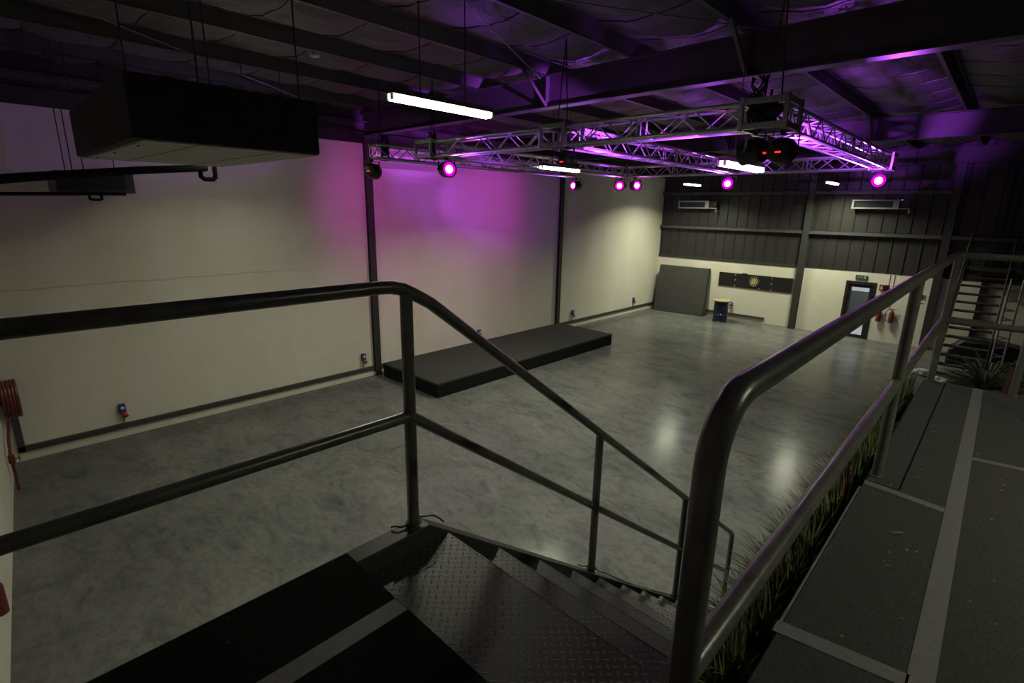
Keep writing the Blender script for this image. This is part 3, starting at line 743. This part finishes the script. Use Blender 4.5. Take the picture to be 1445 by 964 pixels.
# hose reel on the near wall
hx, hz = 0.42, 1.27
hr = thing('hose_reel', 'red fire hose reel on the near wall by the corner', 'hose reel', (hx, WY0(hx), hz))
wy = WY0(hx)+0.03
hp = []
for k in range(5):
    hp = [(hx+0.27*math.cos(2*PI*i/28), wy+0.045+0.042*k, hz+0.30*math.sin(2*PI*i/28)) for i in range(28)]
    MB().tube(hp, 0.024, 8, closed=True).build('hose_coil', M['firered'], hr)
MB().lathe((hx, wy, hz), (0, 1, 0), [(0, 0.10), (0.02, 0.10), (0.02, 0.24), (0.03, 0.24), (0.03, 0.20), (0.21, 0.20), (0.21, 0.24), (0.222, 0.24), (0.222, 0.06), (0.24, 0.05)], 28).build('drum', M['firered'], hr)
MB().tube([(1.22, WY0(1.22)+0.06, 0.0), (1.22, WY0(1.22)+0.06, 0.62), (0.95, WY0(0.95)+0.06, 0.75), (0.60, wy+0.05, 0.95)], 0.022, 10).build('supply_pipe', M['firered'], hr)
vv = MB(); vv.lathe((1.22, WY0(1.22)+0.06, 0.45), (0, 0, 1), [(0, 0.026), (0.01, 0.04), (0.14, 0.04), (0.15, 0.026)], 12); vv.tube([(1.22, WY0(1.22)+0.06, 0.52), (1.22, WY0(1.22)+0.14, 0.52)], 0.012, 8); vv.lathe((1.22, WY0(1.22)+0.14, 0.52), (0, 1, 0), [(0, 0.05), (0.015, 0.05)], 12)
vv.build('stop_valve', M['firered'], hr)

# ------------------------------------------------------------------ far stair to the upper landing
fsr = thing('steel_stair', 'grey open tread steel stair rising at the far right', 'stair', (11.47, -4.3, 0))
ya, za, yb_, zb_ = -4.30, 0.22, -1.10, 2.90
for k in range(13):
    t_ = k/12; y = ya+(yb_-ya)*t_; z = za+(zb_-za)*t_
    q = MB(); q.box((11.0, y, z-0.045), (11.96, y+0.25, z)); q.build('tread', M['steel_light'], fsr, 0.003)
for x in (10.95, 11.97):
    MB().poly([(x, ya-0.10, 0), (x, ya+0.20, 0), (x, yb_+0.30, zb_-0.16), (x, yb_+0.30, zb_+0.07), (x, yb_-0.0, zb_+0.07), (x, ya-0.10, za+0.05)], (0.03, 0, 0)).build('stringer', M['steel_light'], fsr)
    MB().tube([(x+.015, ya+0.1, za+0.10), (x+.015, ya+0.1, za+1.05), (x+.015, yb_, zb_+1.03)], 0.022, 10).build('handrail', M['steel_light'], fsr)
    MB().tube([(x+.015, ya+0.1, za+0.55), (x+.015, yb_, zb_+0.52)], 0.018, 10).build('mid_rail', M['steel_light'], fsr)
ld = thing('landing', 'dark steel upper landing with guard rails at the head of the far stair', 'landing', (12.4, -0.5, 2.9))
q = MB(); q.box((10.9, -0.80, 2.86), (15.0, -0.18, 2.93)); q.build('platform', M['steel'], ld); MB().box((10.9, -0.86, 2.72), (15.0, -0.80, 2.93)).build('edge_beam', M['steel_light'], ld)
for x in (10.93, 12.0, 13.2):
    MB().tube([(x, -0.30 if x < 12.5 else -0.78, 2.93), (x, -0.30 if x < 12.5 else -0.78, 3.98)], 0.024, 10).build('post', M['steel'], ld)
MB().tube([(10.93, -0.30, 3.96), (12.0, -0.30, 3.96), (15.0, -0.30, 3.96)], 0.022, 10).build('top_rail', M['steel'], ld)
MB().tube([(10.93, -0.30, 3.45), (12.0, -0.30, 3.45), (15.0, -0.30, 3.45)], 0.018, 10).build('mid_rail', M['steel'], ld)
# dark covered heap below it
hp_ = MB(); hp_.poly([(11.05, -1.9, 0), (11.05, -1.9, 0.45), (11.35, -1.9, 0.80), (12.1, -1.9, 0.84), (12.9, -1.9, 0.7), (12.9, -1.9, 0)], (0, 0.9, 0))
tag(hp_.build('covered_heap', M['black'], bevel=0.06), 'black covered heap under the far stair', 'heap')
for (x, y, r, lab) in ((10.72, -3.95, 0.17, 'crumpled pale plastic sheet left of the far railing post'), (11.16, -4.62, 0.17, 'crumpled pale plastic sheet right of the far railing post')):
    q = MB(); bmesh.ops.create_icosphere(q.bm, subdivisions=3, radius=1.0)
    for v in q.bm.verts:
        n_ = 1+0.45*noise.noise(v.co*2.2+V((x, y, 0)))
        v.co = V((x+v.co.x*r*1.5*n_, y+v.co.y*r*n_, max(0.0, 0.08+v.co.z*0.11*n_)))
    tag(q.build('plastic_sheet', M['film'], smooth=False), lab, 'plastic sheet')

# ------------------------------------------------------------------ trusses
unit_me = None
def unit_cyl():
    global unit_me
    if unit_me is None:
        b = MB(); b.tube([(0, 0, 0), (0, 0, 1)], 1.0, 8)
        unit_me = bpy.data.meshes.new('brace'); b.bm.to_mesh(unit_me); b.bm.free(); unit_me.materials.append(M['alu'])
        for p in unit_me.polygons: p.use_smooth = True
    return unit_me
def strut(name, p, q, r, parent):
    p, q = V(p), V(q); d = q-p
    o = bpy.data.objects.new(name, unit_cyl()); COL.objects.link(o); o.parent = parent
    rot = d.to_track_quat('Z', 'Y').to_matrix().to_4x4()
    o.matrix_local = Matrix.Translation(p-parent_world(parent)) @ rot @ Matrix.Diagonal((r, r, d.length, 1))
    return o
TZ, TH = 5.33, 0.24
def truss(a, c, label, joints=(), group='lighting truss beams', zb=TZ):
    """box truss between two (x,y) points"""
    A, C = V((a[0], a[1], 0)), V((c[0], c[1], 0)); L = (C-A).length; d = (C-A)/L; s = V((-d.y, d.x, 0))
    o = thing('truss_beam', label, 'truss', (A.x, A.y, zb), group)
    cor = [(-1, 0), (1, 0), (1, 1), (-1, 1)]
    def pt(t, k): return A+d*t+s*(cor[k][0]*TH/2)+V((0, 0, zb+cor[k][1]*TH))
    for k in range(4): MB().tube([pt(0, k), pt(L, k)], 0.025, 12).build('chord', M['alu'], o)
    n = max(2, round(L/0.30)); st_ = L/n
    if n > 24: n = 24; st_ = L/n
    for k in range(4):
        for i in range(n):
            t0, t1 = i*st_, (i+1)*st_
            if (i+k) % 2: strut('brace', pt(t0, k), pt(t1, (k+1) % 4), 0.010, o)
            else: strut('brace', pt(t0, (k+1) % 4), pt(t1, k), 0.010, o)
    f = MB()
    for t in [0.03, L-0.03]+[j+e for j in joints for e in (-0.04, 0.04)]:
        for k in range(4): f.tube([pt(t, k), pt(t, (k+1) % 4)], 0.013, 8)
    f.build('end_frame', M['alu'], o)
    return o
TX0, TXM, TX1, TY0, TY1 = 4.08, 7.02, 9.80, -16.40, -10.0
truss((TX0+0.22, TY0), (TXM-0.22, TY0), 'near truss beam, left half, from the left corner block to the middle block')
truss((TXM+0.22, TY0), (TX1-0.22, TY0), 'near truss beam, right half, from the middle block to the right corner block', (1.0,))
truss((TX1, TY0+0.22), (TX1, TY1-0.22), 'right hand truss beam running away from the near right corner block', (3.0,))
truss((TXM, TY0+0.22), (TXM, TY1-0.18), 'middle truss beam running away from the middle block', (3.0,))
truss((TX0, TY0+0.22), (TX0, TY1-0.22), 'left truss beam of the rectangle, behind the near left corner block', (3.0,))
truss((TX0+0.2, TY1), (TX1-0.2, TY1), 'far truss beam closing the rectangle', (1.2, 2.9, 4.2))
truss((2.90, -16.9), (2.90, -10.75), 'separate truss beam over the stage next to the long wall', (3.0,))
# corner blocks
def block(x, y, label, m='alu_dull', s=0.21):
    o = thing('truss_corner', label, 'truss block', (x, y, TZ), 'truss corner blocks')
    z0, z1 = TZ-0.045, TZ+TH+0.045
    for a in (-1, 1):
        for c in (-1, 1): MB().box((x+a*s-0.022, y+c*s-0.022, z0), (x+a*s+0.022, y+c*s+0.022, z1)).build('corner_post', M[m], o, 0.004)
    for z in (TZ, TZ+TH):
        for a in (-1, 1):
            MB().box((x-s+0.022, y+a*s-0.016, z-0.03), (x+s-0.022, y+a*s+0.016, z+0.03)).build('cross_plate', M[m], o, 0.003)
            MB().box((x+a*s-0.016, y-s+0.022, z-0.03), (x+a*s+0.016, y+s-0.022, z+0.03)).build('cross_plate', M[m], o, 0.003)
    return o
block(TX0, TY0, 'truss block at the near left corner of the truss rectangle')
block(TXM, TY0, 'truss block in the middle of the near truss beam')
block(TX1, TY0, 'large truss block at the near right corner of the truss rectangle', 'alu_dull', 0.22)
block(TX1, TY1, 'truss block at the far right corner above a lit spotlight', 'alu', 0.17)
block(TX0, TY1, 'truss block at the far left corner above two lit spotlights', 'alu', 0.17)
# chain hoist, slings
h = thing('chain_hoist', 'black chain hoist inside the near right truss block', 'hoist', (TX1, TY0, 5.40))
MB().lathe((TX1-0.10, TY0, 5.47), (1, 0, 0.2), [(0, 0.04), (0.02, 0.075), (0.16, 0.075), (0.19, 0.05), (0.22, 0.03)], 16).box((TX1-0.07, TY0-0.05, 5.37), (TX1+0.05, TY0+0.05, 5.62)).build('hoist_body', M['black'], h, 0.01)
MB().tube([(TX1-0.02, TY0, 5.62), (TX1-0.02, TY0, 5.70)], 0.014, 8).build('hook', M['blackmetal'], h)
def sling(x, y, zt_, lab, sp=0.09):
    q = MB(); q.tube([(x-sp, y, TZ+TH), (x, y+0.02, zt_)], 0.008, 6); q.tube([(x+sp, y, TZ+TH), (x, y+0.02, zt_)], 0.008, 6)
    tag(q.build('sling', M['black']), lab, 'sling')
sling(TX1, TY0, 6.70, 'black hanging sling above the near right truss block')
sling(TXM, TY0, 6.70, 'black hanging sling above the middle truss block')
sling(TX0, TY0, 6.70, 'black hanging sling above the near left truss block', 0.05)
sling(2.90, -16.72, 6.70, 'black hanging sling at the near end of the stage truss', 0.04)
# black clamp and cable bundle
def bundle(x, y, lab, sc=1.0):
    o = thing('hanging_cables', lab, 'cables', (x, y, TZ))
    q = MB()
    for i in range(7):
        a = random.uniform(0, 6.28); r = 0.05*sc
        pts = [(x+r*math.cos(a+j*1.1)*(1+0.4*random.random()), y+1.3*r*math.sin(a+j*1.1), TZ-0.03+(TH+0.16)*sc*(1-j/6)) for j in range(7)]
        q.tube(pts, 0.011, 6)
    q.build('cable_loops', M['black'], o)
    MB().box((x-0.05, y-0.06, TZ+0.06), (x+0.05, y+0.06, TZ+0.22)).build('junction_box', M['black'], o, 0.01)
bundle(2.90, -16.62, 'black cable bundle tied on the near end of the stage truss', 1.2)
bundle(TX0+0.02, TY0-0.02, 'black cable bundle inside the near left truss block', 1.1)
bundle(TX1-0.12, TY0-0.1, 'black cable bundle hanging at the near right truss block', 1.3)

# LED par cans
def par(x, y, aim, label, tilt=0.30, pk=0.32, z=5.10, rs=1.3, vk=0.22, lk=0.5, wd=None, ws=158):
    o = thing('spotlight', label, 'stage light', (x, y, z), 'spotlights on the trusses')
    c = V((x, y, z)); d = V(aim).normalized()
    MB().lathe(c-d*0.12, d, [(0, 0.05*rs), (0.01, 0.085*rs), (0.05, 0.10*rs), (0.22, 0.105*rs), (0.235, 0.11*rs), (0.235, 0.092*rs), (0.20, 0.09*rs)], 24).build('can', M['blackmetal'], o)
    sd = d.cross(V((0, 0, 1))).normalized()
    y_ = MB(); w = 0.122*rs
    for s_ in (-1, 1): y_.bar(c+sd*s_*w, c+sd*s_*w+V((0, 0, 0.16)), 0.008, 0.03, d)
    y_.bar(c-sd*(w+0.004)+V((0, 0, 0.16)), c+sd*(w+0.004)+V((0, 0, 0.16)), 0.03, 0.008)
    y_.build('yoke', M['blackmetal'], o)
    MB().bar(c+V((0, 0, 0.16)), c+V((0, 0, 0.205)), 0.04, 0.05).build('clamp', M['blackmetal'], o)
    for s_ in (-1, 1): MB().lathe(c+sd*s_*0.105*rs, sd*s_, [(0, 0.022), (0.028*rs, 0.022), (0.03*rs, 0.01)], 10).build('knob', M['blackmetal'], o)
    MB().lathe(c+d*0.088, d, [(0, 0.054*rs), (0.02, 0.050*rs), (0.026, 0.025*rs), (0.028, 0.0)], 20).build('lens', M['lens'], o)
    MB().lathe(c+d*0.082, d, [(0, 0.0895*rs), (0.012, 0.0895*rs), (0.013, 0.07*rs)], 24).build('lens_rim', M['lensrim'], o)
    bkp = c-d*0.123+V((0, 0, -0.02))
    MB().bar(bkp-sd*0.028, bkp+sd*0.028, 0.006, 0.018, V((0, 0, 1))).build('red_display', M['led'], o)
    q = MB(); q.tube([c-d*0.10+V((0, 0, 0.02)), c-d*0.20+V((0, 0, -0.02))-sd*0.03, c-d*0.22+V((0, 0, 0.10))-sd*0.05, c-d*0.10+V((0, 0, 0.20))-sd*0.06], 0.006, 6)
    q.build('power_lead', M['black'], o)
    for nm, col, en, size, bl, tl in (('wide_beam', PINK, E_PINK*pk, ws, 1.0, tilt), ('core_beam', VIOLET, E_VIOLET*vk, 64, 0.9, tilt+0.16), ('narrow_beam', LILAC, E_LILAC*lk, 25, 0.6, tilt*0.66)):
        L = bpy.data.lights.new(nm, 'SPOT'); L.energy = en; L.color = col; L.spot_size = math.radians(size); L.spot_blend = bl; L.shadow_soft_size = 0.04
        lo = bpy.data.objects.new(nm, L); COL.objects.link(lo); lo.parent = o
        d2 = (d+V((0, 0, tl))).normalized() if (wd is None or nm != 'wide_beam') else V(wd).normalized()
        lo.location = d*0.16; lo.rotation_euler = d2.to_track_quat('-Z', 'Y').to_euler()
    return o
LILAC, E_LILAC = (0.46, 0.07, 1.0), 1500.0
PINK, VIOLET = (0.85, 0.04, 0.70), (0.33, 0.06, 1.0)
E_PINK, E_VIOLET = 30.0, 130.0
par(4.47, TY0, (1, -0.22, 0.02), 'lit magenta spotlight under the near left truss corner, seen from the front', vk=0.8)
par(2.90, -16.92, (-0.5, 1, -0.10), 'dark spotlight seen from the side under the near end of the stage truss', 0.0, 4.2, vk=2.4, lk=0.35, wd=(-1, 1.0, -0.22), ws=105)
par(2.92, -10.58, (-0.25, -1, 0.0), 'lit magenta spotlight under the far end of the stage truss', 0.2, 3.6, vk=0.6, lk=0.5, wd=(-1, -0.35, -0.15), ws=130)
par(3.98, TY1, (0.3, -1, 0.02), 'lit magenta spotlight, left one of the pair under the far left truss corner')
par(4.42, TY1, (1, -0.5, 0.02), 'lit magenta spotlight, right one of the pair under the far left truss corner')
par(6.88, TY1, (0.15, -1, 0.04), 'lit magenta spotlight under the far end of the middle truss beam')
par(9.80, TY1-0.02, (0.02, -1, 0.05), 'large lit magenta spotlight under the far right truss corner')
par(9.68, TY0, (-1, 0.25, 0.02), 'dark spotlight facing left under the near right truss block', 0.28, 0.35, ws=120, vk=0.5, lk=2.6)
par(9.93, TY0+0.06, (-0.08, 1, 0.02), 'dark spotlight with red display seen from behind under the near right truss block', 0.28, 0.35, ws=120, vk=0.5, lk=2.6)
par(7.13, TY0, (0.0, 1, 0.02), 'dark spotlight with red display seen from behind under the middle truss block', rs=0.95, z=5.125, tilt=0.28, pk=0.3, ws=120, vk=0.5, lk=2.6)# 0.8, vk=0.9, lk=2.6)

# upright truss by the far stair
o = thing('truss_beam', 'upright lattice truss standing beside the far stair', 'truss', (12.16, -4.9, 0))
cs = [(12.05, -5.0), (12.27, -5.0), (12.27, -4.78), (12.05, -4.78)]
for x, y in cs: MB().tube([(x, y, 0), (x, y, 3.0)], 0.022, 10).build('chord', M['alu'], o)
for k in range(4):
    a, c = cs[k], cs[(k+1) % 4]
    for i in range(12):
        z0 = 0.1+i*0.235
        if k in (0, 2): strut('brace', (*a, z0), (*c, z0+0.05), 0.015, o)
        else:
            p_, q_ = (a, c) if i % 2 else (c, a); strut('brace', (*p_, z0), (*q_, z0+0.235), 0.014, o)

# ------------------------------------------------------------------ strip lights
TUBE_W = 118.0
def strip(x, y, label, wires=True, watt=TUBE_W, z=5.46):
    L = 1.36
    o = thing('strip_light', label, 'ceiling light', (x, y, z), 'fluorescent strip lights')
    q = MB(); q.box((x-0.045, y-L/2, z+0.06), (x+0.045, y+L/2, z+0.115)); q.build('housing', M['steel_light'], o, 0.004)
    for s_ in (-1, 1):
        MB().box((min(x+s_*0.002, x+s_*0.066), y-L/2, z+0.055), (max(x+s_*0.002, x+s_*0.066), y+L/2, z+0.0595)).build('reflector_wing', M['reflector'], o)
        MB().tube([(x+s_*0.030, y-L/2+0.03, z+0.024), (x+s_*0.030, y+L/2-0.03, z+0.024)], 0.030, 12).build('tube', M['tube'], o)
        for e_ in (-1, 1): MB().box((x+s_*0.038-0.015, y+e_*(L/2-0.015)-0.012, z+0.0), (x+s_*0.038+0.015, y+e_*(L/2-0.015)+0.012, z+0.06)).build('tube_holder', M['white'], o)
    if wires:
        for e_ in (-0.3, 0.3): MB().tube([(x, y+e_*1.0, z+0.115), (x, y+e_*1.0, 6.72)], 0.006, 6).build('hanging_wire', M['black'], o)
    A = bpy.data.lights.new('tube_light', 'AREA'); A.shape = 'RECTANGLE'; A.size = 0.12; A.size_y = 1.28; A.energy = watt; A.color = (0.985, 1.0, 0.73)
    A.spread = math.radians(146)
    lo = bpy.data.objects.new('tube_light', A); COL.objects.link(lo); lo.parent = o; lo.location = (0, 0, -0.004)
strip(7.25, -18.70, 'nearest and largest strip light hanging in front of the truss', watt=86)
strip(2.60, -18.70, 'strip light hidden behind the big near air duct', watt=38)
strip(4.31, -13.02, 'strip light seen below the middle truss block', z=5.30, watt=165)
strip(9.15, -15.28, 'strip light seen below the dark spotlights of the near right block', z=5.01, watt=95)
strip(13.90, -19.40, 'strip light over the right side of the walkway', z=5.50, watt=52)
strip(2.40, -2.35, 'small far strip light over the left air conditioner', watt=215)
strip(7.10, -1.75, 'small far strip light left of the brightest spotlight', watt=215)

# ------------------------------------------------------------------ ceiling hung fan coil units
u = thing('fan_coil_unit', 'big black boxed fan coil unit hanging at the near left', 'air duct', (7.0, -21.1, 4.82))
bx0, bx1, by0, by1, bz0, bz1 = 5.9, 8.0, -21.66, -20.50, 4.815, 5.19
q = MB(); q.box((bx0, by0, bz0+0.01), (bx1, by1, bz1)); q.build('casing', M['ductdark'], u, 0.006)
q = MB(); q.box((bx0+0.01, by0+0.06, bz0), (bx1-0.01, by1-0.01, bz0+0.009)); q.build('bottom_panel', M['galv'], u)
q = MB()
for y in (by0+0.035, by0+0.35, by1-0.30): q.box((bx0+0.01, y-0.004, bz0-0.002), (bx1-0.01, y+0.004, bz0))
for i in range(3): q.lathe((bx0+0.22+i*0.75, by0+0.10, bz0-0.001), (0, 0, -1), [(0, 0.01), (0.006, 0.008)], 8)
q.build('seam_strip', M['black'], u)
for x, y in ((bx1-0.10, by0+0.42), (bx1-0.10, by1-0.08), (bx0+0.15, by0+0.42), (bx0+0.15, by1-0.08)):
    MB().tube([(x, y, bz1), (x, y, 6.74)], 0.007, 6).build('hanger_rod', M['black'], u)
u2 = thing('fan_coil_unit', 'smaller looking fan coil unit near the long wall behind the black pipe', 'air duct', (0.9, -20.9, 4.58))
q = MB(); q.box((0.25, -21.36, 4.585), (1.2, -20.36, 4.90)); q.build('casing', M['steel'], u2, 0.006)
q = MB(); q.box((1.2, -21.33, 4.62), (1.212, -20.48, 4.87)); q.build('front_panel', M['ductdark'], u2)
for x, y in ((1.1, -21.12), (1.1, -20.98), (0.35, -21.12), (0.35, -20.45)):
    MB().tube([(x, y, 4.90), (x, y, 6.74)], 0.008, 6).build('hanger_rod', M['black'], u2)
def pipe(pts, r, trap, lab):
    o = thing('drain_pipe', lab, 'pipe', pts[-1])
    MB().tube(pts, r, 12).build('pipe_run', M['rubber'], o)
    MB().tube(trap, 0.034 if r > 0.04 else 0.02, 10).build('trap', M['rubber'], o)
e = (2.5, -19.65, 4.99)
pipe([(4.1, -22.69, 4.565), (3.6, -21.9, 4.70), (3.0, -20.6, 4.88), e], 0.052, [(2.5, -19.78, 5.0), (2.5, -19.73, 4.97), (2.5, -19.73, 4.86), (2.5, -19.68, 4.82), (2.5, -19.56, 4.82), (2.5, -19.52, 4.86), (2.5, -19.52, 5.02)], 'thick black insulated pipe with a trap running under the big air duct')
pipe([(1.6, -22.55, 4.521), (1.3, -21.9, 4.535), (1.25, -20.95, 4.565), (1.2, -20.5, 4.575)], 0.026, [(1.22, -20.98, 4.575), (1.22, -20.98, 4.49), (1.22, -20.95, 4.475), (1.22, -20.86, 4.475), (1.22, -20.83, 4.49), (1.22, -20.83, 4.575)], 'thin black pipe with a trap under the smaller air duct')

# small camera on the roof
sc_ = thing('security_camera', 'small security camera under a roof purlin', 'camera', (4.18, -18.6, 6.6))
MB().lathe((4.18, -18.50, 6.54), (0.3, -1, -0.25), [(0, 0.03), (0.01, 0.036), (0.13, 0.036), (0.14, 0.028)], 12).build('camera_body', M['white'], sc_)
MB().tube([(4.18, -18.55, 6.60), (4.18, -18.55, 6.56)], 0.012, 8).build('bracket', M['white'], sc_)

# lobby lamp
A = bpy.data.lights.new('lobby_lamp', 'AREA'); A.shape = 'RECTANGLE'; A.size = 1.2; A.size_y = 0.3; A.energy = 55; A.color = (0.97, 0.98, 1.0)
lo = bpy.data.objects.new('lobby_lamp', A); COL.objects.link(lo); lo.location = (8.1, 1.7, 2.66)

# ------------------------------------------------------------------ world, camera, view
w = bpy.data.worlds.new('World'); S.world = w; w.use_nodes = True
w.node_tree.nodes['Background'].inputs[0].default_value = (0.0, 0.0, 0.0, 1); w.node_tree.nodes['Background'].inputs[1].default_value = 0.0

FPX, YAW, PITCH, ROLL = 724.04, 43.5003, -14.5281, 1.0699
y_, p_, r_ = map(math.radians, (YAW, PITCH, ROLL))
F = V((-math.sin(y_)*math.cos(p_), math.cos(y_)*math.cos(p_), math.sin(p_)))
Rv = F.cross(V((0, 0, 1))).normalized(); Uv = Rv.cross(F)
R2 = Rv*math.cos(r_)+Uv*math.sin(r_); U2 = Uv*math.cos(r_)-Rv*math.sin(r_)
cam = bpy.data.cameras.new('camera'); cam.sensor_fit = 'HORIZONTAL'; cam.sensor_width = 36.0; cam.lens = FPX/1445*36.0
cam.clip_start = 0.02; cam.clip_end = 200
co = bpy.data.objects.new('camera', cam); COL.objects.link(co)
mt = Matrix((R2, U2, -F)).transposed().to_4x4(); mt.translation = V((11.865, -22.4437, 4.4587))
co.matrix_world = mt
S.camera = co
vs = S.view_settings
S.display_settings.display_device = 'sRGB'
vs.view_transform = 'Standard'; vs.look = 'None'; vs.exposure = 0.0; vs.gamma = 1.0; vs.use_curve_mapping = False
try:
    S.cycles.use_denoising = True
    S.cycles.sample_clamp_indirect = 6.0
    S.cycles.max_bounces = 8
except Exception: pass
